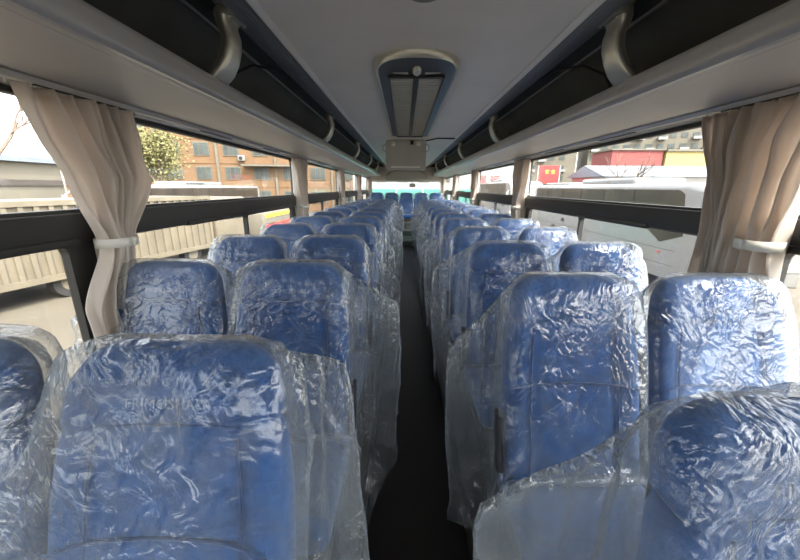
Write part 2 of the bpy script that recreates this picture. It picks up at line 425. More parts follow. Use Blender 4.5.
# roof hatch / air return in the ceiling
hz = CZ + .612
hat = empty('ceiling_vent', (XC, 3.0, hz)); tag(hat, 'long arched air vent with two grey grilles set in the ceiling', 'vent')
def hat_outline(w, y0, y1, arch, r=.04, n=20):
    pts = []
    for i in range(n + 1):
        a = PI - PI * i / n
        pts.append((w * math.copysign(abs(math.cos(a)) ** .75, math.cos(a)), y0 + arch - arch * math.sin(a) ** .9))
    for i in range(6):
        a = math.radians(90 * i / 5); pts.append((w - r + r * math.cos(a), y1 - r + r * math.sin(a)))
    for i in range(6):
        a = math.radians(90 + 90 * i / 5); pts.append((-w + r + r * math.cos(a), y1 - r + r * math.sin(a)))
    return pts
y0, y1 = 1.80 - 3, 4.42 - 3
Ro = hat_outline(.222, y0, y1, .24); Ri = hat_outline(.204, y0 + .028, y1 - .02, .23); Rb = hat_outline(.150, y0 + .10, y1 - .07, .16)
ring = lambda R, z: [(x, y, z) for x, y in R]
MB().loft([ring(Ro, .01), ring([(x * 1.0, y) for x, y in Ro], -.014), ring([((a[0] + b[0]) / 2, (a[1] + b[1]) / 2) for a, b in zip(Ro, Ri)], -.030), ring(Ri, -.026), ring(Ri, .005), ring(Ro, .01)], cap=False).build('vent_rim', M['silver'], hat, ang=50)
MB().loft([ring(Ri, .0), ring(Ri, -.026), ring(Ri, -.026), ring([(x * .1, (y - .1) * .1 + .1) for x, y in Ri], -.026)], cap=True).build('bezel_plate', M['bezel'], hat, ang=30)
gy0, gy1 = 2.10 - 3, 4.36 - 3
for sx in (-1, 1):
    mb = MB(); a, b = sorted((sx * .016, sx * .145))
    mb.box(a, b, gy0, gy1, -.030, -.026)
    nsl = 46
    for i in range(nsl):
        yy = gy0 + (gy1 - gy0) * (i + .5) / nsl
        mb.loft([[(x, yy - .019, -.036), (x, yy + .019, -.031), (x, yy + .019, -.029), (x, yy - .019, -.033)] for x in (a, b)])
    mb.build('grille', M['grille'], hat, smooth=False)
fr = MB()
for sx in (-1, 1): fr.box(*sorted((sx * .145, sx * .155)), gy0 - .01, gy1 + .01, -.042, -.026, .003)
fr.box(-.155, .155, gy0 - .012, gy0, -.042, -.026, .003); fr.box(-.155, .155, gy1, gy1 + .012, -.042, -.026, .003)
fr.build('grille_frame', M['bezel'], hat)
MB().box(-.016, .016, gy0, gy1, -.040, -.026, .003).build('centre_strip', M['bezel'], hat)
for k in range(5): MB().cyl((0, gy0 + .22 + k * .45, -.041), (0, 0, 1), .006, .004, 10).build('screw', M['chrome'], hat)
MB().ball((0, y0 + .20, -.028), .024, .060, .022, 18).build('ornament', M['silver'], hat)
for sx in (-1, 1):
    rb = MB()
    rb.loft([[(sx * x, y0 + .245 - .05 * (x - .04) + d, z) for x, d, z in ((.045, -w, -.027), (.045, w, -.027), (.13, w * .3, -.027), (.13, -w * .3, -.027))] for w in (.010,)] + [[(sx * x, y0 + .245 - .05 * (x - .04) + d, z) for x, d, z in ((.045, -.006, -.034), (.045, .006, -.034), (.12, .001, -.031), (.12, -.001, -.031))]])
    rb.build('ornament_ray', M['silver'], hat)

# small chrome lens at the top edge of the picture
o = empty('ceiling_lens', (XC + .0, 1.31, CZ + .615)); tag(o, 'small dark round fitting with chrome dot on the ceiling near the viewer', 'lamp')
MB().cyl((0, 0, -.006), (0, 0, 1), .055, .016, 28, .048).build('lens_base', M['hatch'], o)
MB().ball((0, 0, -.014), .012, .012, .009).build('lens', M['chrome'], o)

# fold-down box hanging from the ceiling
o = empty('ceiling_box', (XC - .045, 4.95, CZ + .6)); tag(o, 'grey rectangular housing hanging from the ceiling over the aisle', 'housing')
mb = MB(); mb.loft([[(-.27, -.02, -.37), (.27, -.02, -.37), (.27, .07, -.37), (-.27, .07, -.37)], [(-.27, -.03, -.36), (.27, -.03, -.36), (.27, .09, -.36), (-.27, .09, -.36)],
                    [(-.27, -.05, -.02), (.27, -.05, -.02), (.27, .14, -.02), (-.27, .14, -.02)], [(-.24, -.04, .02), (.24, -.04, .02), (.24, .14, .02), (-.24, .14, .02)]])
mb.build('housing_body', M['grey'], o, smooth=False)
MB().box(-.20, .20, -.032, -.02, -.345, -.305, .003).build('housing_ledge', M['trim'], o)
for sx in (-1, 1):
    MB().box(sx * .17 - .03, sx * .17 + .03, -.062, -.03, -.07, -.01, .006).build('hinge', M['silver'], o)
    MB().tube([(sx * .27, .0, -.14), (sx * .305, -.01, -.12), (sx * .31, -.01, -.06), (sx * .27, 0, -.04)], .010, 8).build('side_handle', M['silver'], o)
MB().box(.06, .10, -.066, -.03, -.05, .0, .005).build('latch', M['black'], o)
tag(MB().tube([(XC + .22, 4.86, CZ + .592), (XC + .35, 4.6, CZ + .590), (XC + .55, 4.5, CZ + .575)], .008, 8).build('cable', M['rubber']), 'short black cable running across the ceiling to the right rack', 'cable')

# small black box in the rear window
o = tag(MB().box(XC + .10, XC + .30, 11.70, 11.80, CZ + .0, CZ + .12, .01).build('rear_camera_box', M['grey']), 'small grey box mounted in the middle of the rear window', 'box')
MB().cyl((XC + .20, 11.78, CZ + .15), (0, 0, 1), .012, .08, 8).build('mounting_stem', M['black'], o)

# ================================================================= SEATS
# local frame: occupant faces -y; top of the backrest at (0, 0, HB)
HB = 1.085
def sq(v, e): return math.copysign(abs(v) ** e, v)
def back_section(t):
    z = .40 + t * (HB - .40); yc = -.185 + .185 * t
    w = .225 - .012 * t - (.030 * max(0, (t - .62) / .38)); d = .052 - .012 * t
    if t > .88:
        q = (t - .88) / .12; sft = math.sqrt(max(0, 1 - q * q * .985)); w -= .075 * (1 - sft); d *= max(.15, sft)
    return z, yc, w, d
def backrest_mesh(t0, t1, n, wscale=1.0, bol=True):
    rings = []
    N = 40
    for k in range(n + 1):
        t = t0 + (t1 - t0) * k / n
        z, yc, w, d = back_section(t)
        e = 1.0
        if k == 0 or (k == n and t1 < .99): e = .96
        r = []
        for i in range(N):
            a = 2 * PI * i / N
            x = w * wscale * e * sq(math.cos(a), .55); yy = d * e * sq(math.sin(a), .6)
            if yy < 0 and bol:                         # front face: raised side wings, slightly hollow middle
                u = abs(x) / w
                yy -= .026 * math.exp(-((u - .86) / .16) ** 2) * (1 if t < .9 else max(0, (1 - t) / .1))
                yy += .010 * (1 - min(1, u / .6) ** 2)
                if .60 < u < .68: yy += .006
            r.append((x, yc + yy, z))
        rings.append(r)
    return MB().loft(rings)

def text_mesh(txt, size, name, mt, parent, loc, rot, depth=.0012, align='CENTER'):
    cu = bpy.data.curves.new(name, 'FONT'); cu.body = txt; cu.size = size; cu.extrude = depth; cu.align_x = align; cu.resolution_u = 2
    tmp = bpy.data.objects.new(name, cu); COL.objects.link(tmp)
    dg = bpy.context.evaluated_depsgraph_get(); dg.update()
    me = bpy.data.meshes.new_from_object(tmp.evaluated_get(dg)); bpy.data.objects.remove(tmp); bpy.data.curves.remove(cu)
    me.materials.clear(); me.materials.append(mt); me.name = name
    o = bpy.data.objects.new(name, me); o.location = loc; o.rotation_euler = rot
    return link(o, parent)

def make_seat(detail=True, armside=-1):
    r = empty('coach_seat')
    b = backrest_mesh(.0, .80, 22).build('backrest', M['blue'], r, ang=70)
    hd_ = backrest_mesh(.805, 1.0, 16).build('headrest', M['blue'], r, ang=70)
    # seams across the back
    for t in (.52,):
        z, yc, w, d = back_section(t)
        pts = [(x * w, yc - d - .004 + .010 * (1 - min(1, abs(x) / .6) ** 2) - .026 * math.exp(-((abs(x) - .86) / .16) ** 2), z) for x in [q / 10 for q in range(-9, 10)]]
        MB().tube(pts, .0032, 6).build('seam', M['blue2'], b)
    for sx in (-1, 1):
        pts = []
        for k in range(15):
            t = .06 + .72 * k / 14; z, yc, w, d = back_section(t); pts.append((sx * w * .64, yc - d - .004, z))
        MB().tube(pts, .0032, 6).build('seam', M['blue2'], b)
    z, yc, w, d = back_section(.86)
    text_mesh('FRIMOSHALA', .027, 'lettering', M['letter'], hd_, (0, yc - d + .004, z - .01), (PI / 2 - math.atan(.185 / .685), 0, 0), .0008)
    # hard shell behind
    rings = []
    for k in range(13):
        t = .05 + .78 * k / 12; z, yc, w, d = back_section(t)
        rings.append([(-w * .96, yc + d * .55, z), (-w * .8, yc + d + .018, z), (w * .8, yc + d + .018, z), (w * .96, yc + d * .55, z)])
    MB().loft(rings).build('back_shell', M['seatgrey'], r, ang=60)
    # cushion
    rings = []
    for k in range(15):
        t = k / 14; y = -.60 + .45 * t; e = min(1, t * 7 + .0)
        f = math.sqrt(max(0, 1 - (1 - e) ** 2)) if t < 1 / 7 else 1
        rg = []
        for i in range(28):
            a = 2 * PI * i / 28; x = .222 * sq(math.cos(a), .4) * (.90 + .10 * f); zz = .062 * sq(math.sin(a), .5) * max(.2, f)
            if zz > 0: zz += .014 * math.exp(-((abs(x) / .222 - .85) / .2) ** 2)
            rg.append((x, y, .40 + .02 * (1 - t) + zz))
        rings.append(rg)
    MB().loft(rings).build('seat_cushion', M['blue'], r, ang=70)
    MB().box(-.215, .215, -.55, -.17, .30, .345, .01).build('seat_pan', M['seatgrey'], r)
    # aisle side armrest
    ax = armside * .236
    MB().loft([[(ax + .013 * sq(math.cos(a), .6), -.185 + .27 * (z - .40) + .024 * sq(math.sin(a), .6) - .03, z) for a in [2 * PI * i / 12 for i in range(12)]] for z in (.48, .49, .54, .60, .645, .655)]).build('armrest', M['armrest'], r, ang=60)
    for yy in (-.20, -.50):
        MB().box(-.02, .02, yy - .02, yy + .02, .0, .31, .004).build('leg', M['steel'], r)
    MB().box(-.20, .20, -.53, -.17, .27, .305, .006).build('seat_frame', M['steel'], r)
    return r

# ---- polythene bags: each is a flat bag let down over a backrest and settled step by step
import numpy as np
def bag(seed, top=1.118, W=.40, hf=.95, hb=.50, N=60, tilt=0, dx=0, ns=.45, steps=110, pins=(), bend=.12, crumple=.05, flare=0.0, wav=.013, cushion=True, droop=1.3, neigh=0):
    step = 2 * W / N
    nf = int(hf / step); nb = int(hb / step); nside = int(ns / step)
    LEAN = .185 / (HB - .40)
    yb = lambda z: -.185 + LEAN * (max(z, .40) - .40)
    V = []; zc = .53
    def nv(p, k):
        w = []
        for c in range(3):
            a = seed * 1.7 + k + c * 2.1
            w.append(math.sin(p.x * 11 + a) * math.cos(p.z * 9 - a * 1.3) * .5 + math.sin(p.x * 27 + p.z * 19 + a * 2) * .25 + math.sin(p.z * 61 - p.x * 43 + p.y * 30 + a) * .36 + math.sin(p.x * 95 + p.z * 37 + a * 3) * .26)
        return Vector(w) * wav
    def pos(i, j, side):
        x0 = -W + j * step; x = x0 * (1 + flare * i * step); z = top - i * step + tilt * x0 - droop * max(0, abs(x0) - .15) ** 1.2 * (1 if (x0 > 0 or not pins) else .6)
        b = (1 - abs(x0 / W) ** 4) * min(1, .30 + i * .12); y = yb(z)
        return Vector((x + dx, y - .115 * b, z)) if side < 0 else Vector((x + dx, y + .085 * b, z))
    F = []
    for i in range(nf + 1):
        row = []
        for j in range(N + 1):
            p = pos(i, j, -1)
            if p.z < zc and cushion:
                ex = zc - p.z
                p = Vector((p.x, p.y - ex, zc + .01)) if ex < .46 else Vector((p.x, p.y - .46, zc + .01 - (ex - .46)))
            row.append(len(V)); V.append(p + nv(p, 0))
        F.append(row)
    B = []
    for i in range(nb + 1):
        row = []
        for j in range(N + 1):
            if i == 0 or ((j == 0 or j == N) and i <= min(nside, nf)): row.append(F[i][j])
            else:
                p = pos(i, j, 1); row.append(len(V)); V.append(p + nv(p, 5))
        B.append(row)
    X = np.round(np.array([tuple(v) for v in V]), 6); faces = []
    E = {}
    def add(a, b, k):
        if a != b: E.setdefault((min(a, b), max(a, b)), k)
    for G in (F, B):
        for i in range(len(G)):
            for j in range(N + 1):
                if j < N: add(G[i][j], G[i][j + 1], 0)
                if i + 1 < len(G):
                    add(G[i][j], G[i + 1][j], 0)
                    if j < N:
                        add(G[i][j], G[i + 1][j + 1], 1); add(G[i][j + 1], G[i + 1][j], 1)
                        q = [G[i][j], G[i + 1][j], G[i + 1][j + 1], G[i][j + 1]]
                        if G is B: q = q[::-1]
                        if len(set(q)) == 4: faces.append(q)
                if j + 2 <= N: add(G[i][j], G[i][j + 2], 2)
                if i + 2 < len(G): add(G[i][j], G[i + 2][j], 2)
    ed = sorted(E.items()); A = np.array([e[0] for e in ed]); K = np.array([e[1] for e in ed])
    st = np.array([1.0, .5, bend])[K]
    L = np.linalg.norm(X[A[:, 0]] - X[A[:, 1]], axis=1)
    # crumpled film: rest lengths wander from place to place, so that it buckles into creases
    rs = np.random.RandomState(seed)
    mid = (X[A[:, 0]] + X[A[:, 1]]) / 2
    fld = np.zeros(len(A))
    for q in range(24):
        k = rs.normal(size=3) * (36, 36, 95)[q % 3]; fld += np.sin((mid * k).sum(1) + rs.uniform(0, 6.28))
    L = np.round(L * (1 + crumple * fld / math.sqrt(24) + crumple * .5), 8)
    # colour the edges so that each batch touches a vertex only once
    used_c = [set() for _ in range(len(X))]; col = np.zeros(len(A), int)
    for e, (a, b) in enumerate(A.tolist()):
        c = 0
        while c in used_c[a] or c in used_c[b]: c += 1
        col[e] = c; used_c[a].add(c); used_c[b].add(c)
    batches = [(A[col == c][:, 0], A[col == c][:, 1], L[col == c], st[col == c]) for c in range(col.max() + 1)]
    def solid(p, c, h, pw, lean=0.0, grow=.010):
        """push points out of a super-ellipsoid block"""
        q = p - c
        q[:, 1] -= lean * q[:, 2]
        w = np.array(h)[None, :] + grow
        u = np.abs(q) / w
        m = (u ** pw).sum(1) ** (1 / pw)
        ins = m < 1
        if not ins.any(): return ins
        qi = q[ins]; ui = u[ins]; mi = np.maximum(m[ins], .05)
        gr = np.sign(qi) * (ui ** (pw - 1)) * (mi ** (1 - pw))[:, None] / w
        g2 = (gr ** 2).sum(1) + 1e-9
        d = ((1 - mi) / g2)[:, None] * gr
        n = np.linalg.norm(d, axis=1); f = np.minimum(1, .03 / (n + 1e-9)); d *= f[:, None]
        p[ins] += d
        NRM[ins] = d / (np.linalg.norm(d, axis=1) + 1e-9)[:, None]
        return ins
    hz_ = (HB - .38) / 2; cb = np.array((0, -.185 + LEAN * hz_ - .01, .39 + hz_)); 
    Vv = np.zeros_like(X); NRM = np.zeros_like(X); dt = 1 / 60.
    pin = []
    # the closed top edge of the bag lies along the seat's top and runs out to its corners
    tl, tr_ = (pins + (None, None))[:2]
    for j in range(N + 1):
        x = -W + j * step + dx; wob = .0015 * math.sin(j * .45 + seed)
        if abs(x) <= .165: tg = (x, -.004 + wob, 1.100 - 6.0 * max(0, abs(x) - .12) ** 2 + .3 * abs(wob))
        else:
            c = tl if x < 0 else tr_
            if c is None: continue
            full = (W - dx if x < 0 else W + dx) - .165; q = (abs(x) - .165) / full; sg = -1 if x < 0 else 1
            sag = .006 * math.sin(PI * q)
            tg = (lerp(sg * .165, c[0], q), lerp(-.004, c[1], q) + wob * 2, lerp(1.089, c[2], q) - sag + wob)
        pin.append((F[0][j], X[F[0][j]].copy(), np.array(tg)))
    for t in range(steps):
        Vv[:, 2] -= 9.8 * dt; Vv *= .955
        P = X + Vv * dt
        hit = np.zeros(len(X), bool); NRM[:] = 0
        for it in range(9):
            for a, b, l, k in batches:
                d = P[b] - P[a]; n = np.sqrt((d * d).sum(1)) + 1e-9
                c = (.5 * k * (n - l) / n)[:, None] * d
                P[a] += c; P[b] -= c
            f = min(1, (t + 1) / 45)
            for idx, p0, tg in pin: P[idx] = p0 * (1 - f) + tg * f
            hit |= solid(P, cb, (.226, .068, hz_ - .02), 5.0, LEAN)
            hit |= solid(P, np.array((0, -.185 + LEAN * .585 - .006, .985)), (.205, .066, .108), 4.5, LEAN)
            hit |= solid(P, np.array((0, -.37, .405)), (.235, .245, .075), 7.0)
            if neigh:
                o3 = np.array((neigh, 0, 0))
                hit |= solid(P, cb + o3, (.226, .068, hz_ - .02), 5.0, LEAN)
                hit |= solid(P, np.array((neigh, -.185 + LEAN * .585 - .006, .985)), (.205, .066, .108), 4.5, LEAN)
            P[:, 2] = np.maximum(P[:, 2], .012)
        D = P - X; nrm = (D * NRM).sum(1)[:, None] * NRM          # friction where the film lies on the seat
        D = np.where(hit[:, None], nrm + (D - nrm) * np.where(P[:, 2:3] > 1.03, .1 if t > 18 else .3, .05 if t > 30 else .4), D); P = X + D
        for idx, p0, tg in pin: P[idx] = p0 * (1 - f) + tg * f
        Vv = (P - X) / dt; sp = np.linalg.norm(Vv, axis=1); Vv *= np.minimum(1, 3 / (sp + 1e-9))[:, None]
        Vv[hit] *= .35
        X = np.round(P, 7)
    me = bpy.data.meshes.new('plastic_cover'); me.from_pydata([tuple(map(float, v)) for v in X], [], faces); me.update()
    me.materials.append(M['film'])
    for p in me.polygons: p.use_smooth = True
    return me
def mirrored(me):
    m2 = me.copy()
    for v in m2.vertices: v.co.x = -v.co.x
    m2.flip_normals(); return m2

COV = {
    # the side -x of every bag below is its aisle side on the right hand seats
    'r1': bag(11, W=.40, dx=-.09, N=60, hf=.50, hb=.45, ns=.10, crumple=.05, droop=.8, pins=((-.425, .03, .865), (.28, 0, 1.03)), cushion=False, bend=.2),
    'l1': bag(23, W=.46, dx=-.06, N=70, hf=.9, ns=.25, crumple=.13, flare=.15, wav=.02, droop=.8, pins=((-.46, -.08, .93), (.315, .0, 1.045)), neigh=-.475),
    'r2': bag(31, W=.41, dx=-.09, N=58, hf=.85, ns=.50, crumple=.05, pins=((-.40, -.05, .84), None)),
    'l2': bag(47, W=.42, dx=-.10, N=58, hf=.85, ns=.40, crumple=.05, droop=.9, pins=((-.40, -.03, .94), (.27, 0, 1.0))),
    'lw': bag(91, W=.38, dx=-.07, N=56, hf=.8, ns=.40, crumple=.08, droop=.9, pins=((-.36, -.10, .88), (.25, 0, 1.03))),
    'rw': bag(97, W=.35, dx=-.01, N=52, hf=.8, ns=.40, crumple=.07, pins=((-.27, -.02, 1.02), (.20, -.03, 1.0))),
    'a': bag(53, W=.40, dx=-.08, hf=.8, ns=.40, N=44, crumple=.05, droop=.9, pins=((-.38, .0, .97), None)),
    'b': bag(67, W=.38, dx=-.06, hf=.8, ns=.45, N=44, crumple=.06, pins=((-.34, .04, .90), (.25, 0, 1.0))),
    'c': bag(79, W=.33, dx=.0, hf=.8, ns=.45, N=44, crumple=.06, pins=((-.26, 0, .99), None)),
    'd': bag(83, W=.33, dx=.02, hf=.8, ns=.40, N=44, crumple=.05, pins=(None, (.27, .02, .98))),
}
for k in list(COV): COV['m' + k] = mirrored(COV[k])

seatR = make_seat(armside=-1)            # aisle on its -x side (right of the aisle)
seatL = make_seat(armside=1)
def copy_seat(src, loc, cover, first):
    if first: r = src; r.location = loc
    else:
        r = src.copy(); COL.objects.link(r); r.location = loc
        for c in src.children:
            if c.name.startswith('plastic_cover'): continue
            d = c.copy(); COL.objects.link(d); d.parent = r
            for g in c.children:
                e = g.copy(); COL.objects.link(e); e.parent = d
    cv = bpy.data.objects.new('plastic_cover', COV[cover]); link(cv, r)
    cv['label'] = 'clear crinkled plastic cover'
    return r
ORD = ['first', 'second', 'third', 'fourth', 'fifth', 'sixth', 'seventh', 'eighth', 'ninth', 'tenth', 'eleventh', 'twelfth', 'thirteenth']
used = {}
rng = random.Random(4)
for k in range(12):
    for side, pos, x in (('left', 'window', -.90), ('left', 'aisle', -.425), ('right', 'aisle', .555), ('right', 'window', 1.03)):
        y = (.60 if side == 'left' else .43) + .70 * k
        if k == 0: cvr = {'left': 'l1', 'right': 'r1'}[side] if pos == 'aisle' else ('c' if side == 'left' else 'd')
        elif k == 1: cvr = {'left': 'ml2', 'right': 'r2'}[side] if pos == 'aisle' else ('lw' if side == 'left' else 'rw')
        else:
            cvr = (rng.choice(['a', 'b', 'r2', 'l2']) if pos == 'aisle' else rng.choice(['c', 'd', 'mc', 'md']))
            if side == 'left': cvr = 'm' + cvr if not cvr.startswith('m') else cvr[1:]
        src = seatL if (side == 'left') == (pos == 'aisle') else seatR
        key = id(src)
        r = copy_seat(src, (x, y, PH), cvr, key not in used); used[key] = 1
        look = {('left', 'aisle', 0): 'biggest nearest blue seat under crumpled clear plastic, left of the aisle',
                ('right', 'aisle', 0): 'nearest blue seat right of the aisle, plastic stretched to a point',
                ('left', 'window', 0): 'blue seat by the left window cut off at the left picture edge',
                ('right', 'window', 0): 'nearest blue seat at the right window, cut off by the picture edge',
                ('right', 'window', 1): 'sunlit bright blue plastic covered seat below the near right curtain',
                ('right', 'aisle', 1): 'plastic wrapped blue seat right of the aisle, second row, lettering on the headrest',
                ('left', 'aisle', 1): 'plastic wrapped blue seat left of the aisle, second row, film flaring out',
                ('left', 'window', 1): 'blue plastic wrapped seat beside the near left curtain, second row'}.get((side, pos, k))
        tag(r, look or 'plastic covered blue seat, %s row from the viewer, %s side, by the %s' % (ORD[k], side, pos), 'seat',
            'plastic covered seats in rows')
# rear bench of five
for i in range(5):
    x = XC + (i - 2) * .452
    cvr = ['c', 'md', 'b', 'd', 'mc'][i]
    r = copy_seat(seatR, (x, 10.95 - .15 if i != 2 else 10.95, PH + .03), cvr, False)
    r.location.y = 10.80; r.location.z = PH + .12 if i != 2 else PH + .12
    tag(r, 'plastic covered blue seat of the rear row, %s' % ['beside the left rear window', 'second from the left', 'in the middle facing the aisle', 'second from the right', 'beside the right rear window'][i], 'seat', 'seats of the rear row')

# ================================================================= CURTAINS
def curtain(s, keys, n, label, amp=.018, seed=0, tie=None, group=None):
    """keys: rows (z, y_left, y_right) from the top down; s: side of the bus"""
    r = empty('window_curtain', (XC + s * 1.145, (keys[0][1] + keys[0][2]) / 2, keys[-1][0]))
    ox, oy, oz = r.location
    zt, zb = keys[0][0], keys[-1][0]
    def edge(z):
        for a, b in zip(keys, keys[1:]):
            if z >= b[0] - 1e-9:
                t = (a[0] - z) / (a[0] - b[0]); t = .65 * t + .35 * t * t * (3 - 2 * t)
                return lerp(a[1], b[1], t), lerp(a[2], b[2], t)
        return keys[-1][1:]
    def f(u, v):
        z = lerp(zt, zb, v); a, b = edge(z); w = b - a
        full = keys[0][2] - keys[0][1]
        uu = u + .05 * math.sin(u * 7 + seed) + .022 * math.sin(v * 5 + u * 9 + seed * 2)
        y = lerp(a, b, u)
        am = amp * (.55 + .45 * w / full) + .012 * math.exp(-((z - (tie or -9)) / .12) ** 2)
        ph = 2 * PI * n * uu + 1.3 * math.sin(v * 3 + seed)
        x = -am * math.sin(ph) - am * .4 * math.sin(2.3 * ph + seed) + .006 * math.sin(u * 31 + v * 9 + seed) + .004 * math.sin(u * 17 - v * 23 + seed)
        y += .008 * math.cos(ph) * w / full
        # belly towards the cabin around the tie
        x -= .02 * math.sin(PI * u)
        return (s * x if s > 0 else -x, y - oy, z - oz) if False else (-s * (-x), y - oy, z - oz)
    o = MB().grid(f, 130, 60).build('curtain_cloth', M['curtain'], r, ang=180)
    sol = o.modifiers.new('s', 'SOLIDIFY'); sol.thickness = .0025
    if tie:
        a, b = edge(tie)
        if s > 0 and n == 8: b = a + .12; a -= .01
        pts = []
        for i in range(25):
            q = 2 * PI * i / 24; pts.append((.014 + .058 * math.cos(q), (a + b) / 2 + (b - a) / 2 * 1.06 * math.sin(q)))
        mb = MB(); h = .016
        rings = [[(s * -x * 1.0, y - oy, tie - h - oz) for x, y in pts], [(s * -x, y - oy, tie + h - oz) for x, y in pts]]
        mb.loft(rings, cap=False, closed=False)
        t = mb.build('tieback', M['tieband'], r, ang=180); sm = t.modifiers.new('s', 'SOLIDIFY'); sm.thickness = .006
    for i in range(n + 1):
        y = lerp(keys[0][1], keys[0][2], i / n)
        MB().cyl((0, y - oy, zt - oz + .004), (0, 0, 1), .004, .018, 8).build('glider', M['chrome'], r)
    return tag(r, label, 'curtain', group)
Z = lambda h: CZ + h
curtain(-1, [(Z(.275), 1.03, 1.49), (Z(.15), 1.06, 1.51), (Z(.03), 1.11, 1.53), (Z(-.17), 1.19, 1.34), (Z(-.22), 1.195, 1.335), (Z(-.42), 1.10, 1.32), (Z(-.60), 1.11, 1.33), (Z(-.78), 1.12, 1.33)],
        7, 'large beige curtain tied back at the near left pillar', .022, 3, tie=Z(-.20), group='window curtains')
curtain(1, [(Z(.275), .98, 1.51), (Z(.15), 1.06, 1.48), (Z(.03), 1.09, 1.43), (Z(-.16), 1.105, 1.385), (Z(-.21), 1.11, 1.385), (Z(-.45), 1.09, 1.42), (Z(-.78), 1.08, 1.42)],
        8, 'large pinkish beige curtain at the near right pillar with sun behind it', .022, 8, tie=Z(-.18), group='window curtains')
for s in (-1, 1):
    for j, y in enumerate(PIL[2:]):
        curtain(s, [(Z(.275), y - .20, y + .22), (Z(.05), y - .16, y + .20), (Z(-.17), y - .05, y + .10), (Z(-.22), y - .05, y + .10), (Z(-.45), y - .09, y + .13), (Z(-.78), y - .09, y + .13)],
                5, 'narrow beige curtain at the %s pillar of the %s windows' % (['second', 'third', 'fourth', 'fifth'][j], 'left' if s < 0 else 'right'), .02, j + 11 * s, tie=Z(-.20), group='window curtains')

# ================================================================= OUTSIDE
GZ = -1.20
M['ground'] = mat('yard_concrete', (.11, .095, .072), .9, var=.16, scale=.5, bump=.2, bscale=8)
M['truck'] = mat('cream_steel', (.165, .142, .103), .6, var=.14, scale=1.5)
M['truckdark'] = mat('chassis', (.06, .05, .045), .7)
M['tyre'] = mat('tyre', (.03, .03, .03), .8)
M['white'] = mat('white_paint', (.235, .235, .235), .25, coat=.4, var=.03)
M['coachglass'] = mat('coach_glass', (.035, .027, .020), .40, var=.4, scale=1.2)
M['brick'] = mat('ochre_render', (.16, .095, .05), .9, var=.12, scale=.7)
M['pale'] = mat('pale_concrete', (.14, .127, .10), .9, var=.12, scale=.6)
M['darkglass'] = mat('window_pane', (.05, .06, .055), .45, var=.4, scale=1)
M['leaf'] = mat('leaves', (.16, .15, .06), .8, var=.35, scale=3)
M['bark'] = mat('bark', (.16, .12, .09), .9, var=.2)
M['bluegrey'] = mat('shed_roof', (.17, .20, .24), .5, var=.1)
M['redwall'] = mat('red_wall', (.20, .045, .04), .7, var=.15)
M['yellow'] = mat('yellow_wall', (.33, .26, .10), .8, var=.12)
M['redflat'] = mat('banner_red', (.60, .03, .03), .6)
M['yellowflat'] = mat('banner_yellow', (.8, .55, .08), .6)
M['teal'] = mat('teal_panel', (.05, .21, .17), .6, var=.15, scale=1.5)
M['redpaint'] = mat('red_paint', (.5, .05, .04), .4)
M['yellowpaint'] = mat('yellow_paint', (.75, .6, .05), .4)

g = MB().box(-90, 90, -40, 130, GZ - .3, GZ).build('ground', M['ground']); g['kind'] = 'structure'

def wheel(parent, x, y, r=.46, w=.28, axis=(1, 0, 0)):
    t = MB().cyl((x, y, r), axis, r, w, 28).build('wheel', M['tyre'], parent)
    MB().cyl((x, y, r), axis, r * .55, w + .03, 20).build('wheel_rim', M['truck'], t)
    return t

# cream cargo trailer with ribbed sides, left
t = empty('cargo_truck', (-9.2, 10, GZ), -.22); tag(t, 'cream cargo truck with vertically ribbed sides parked outside the left windows', 'truck')
mb = MB(); mb.box(-1.2, 1.2, -5.2, 3.4, .60, 2.36)
for i in range(30):
    y = -5.1 + i * .288; mb.box(1.2, 1.26, y, y + .10, .62, 2.28)
    mb.box(-1.26, -1.2, y, y + .10, .62, 2.28)
mb.box(1.2, 1.28, -5.2, 3.4, 2.26, 2.38); mb.box(1.2, 1.28, -5.2, 3.4, .50, .64)
mb.build('cargo_body', M['truck'], t, smooth=False)
MB().box(-.5, .5, -5.0, 5.2, .36, .52).build('chassis', M['truckdark'], t)
mb = MB(); mb.box(-1.15, 1.15, 3.7, 5.6, .5, 2.3, .12); mb.build('cab', M['truck'], t)
MB().box(1.14, 1.17, 4.2, 5.2, 1.45, 2.05, .01).build('cab_window', M['darkglass'], t)
for y in (-1.5, 2.4, 4.6):
    wheel(t, 1.0, y, .37, .25); wheel(t, -1.0, y, .37, .25)
MB().box(1.0, 1.15, -4.6, -2.9, .30, .38).build('side_guard', M['truckdark'], t)

# red and yellow van further on
t = empty('delivery_van', (-7.6, 18.5, GZ)); tag(t, 'parked van with yellow top stripe and red lower side beyond the left windows', 'van')
MB().box(-1, 1, -2.2, 2.2, .35, 1.55, .12).build('van_body', M['pale'], t)
MB().box(-1.02, 1.02, -2.0, 2.0, 1.25, 1.45, .02).build('yellow_stripe', M['yellowpaint'], t)
MB().box(-1.02, 1.02, -2.0, 2.0, .7, .95, .02).build('red_stripe', M['redpaint'], t)
MB().box(-.9, .9, -1.8, 1.9, 1.55, 2.0, .15).build('van_roof', M['white'], t)
for y in (-1.4, 1.4): wheel(t, .9, y, .33, .2); wheel(t, -.9, y, .33, .2)

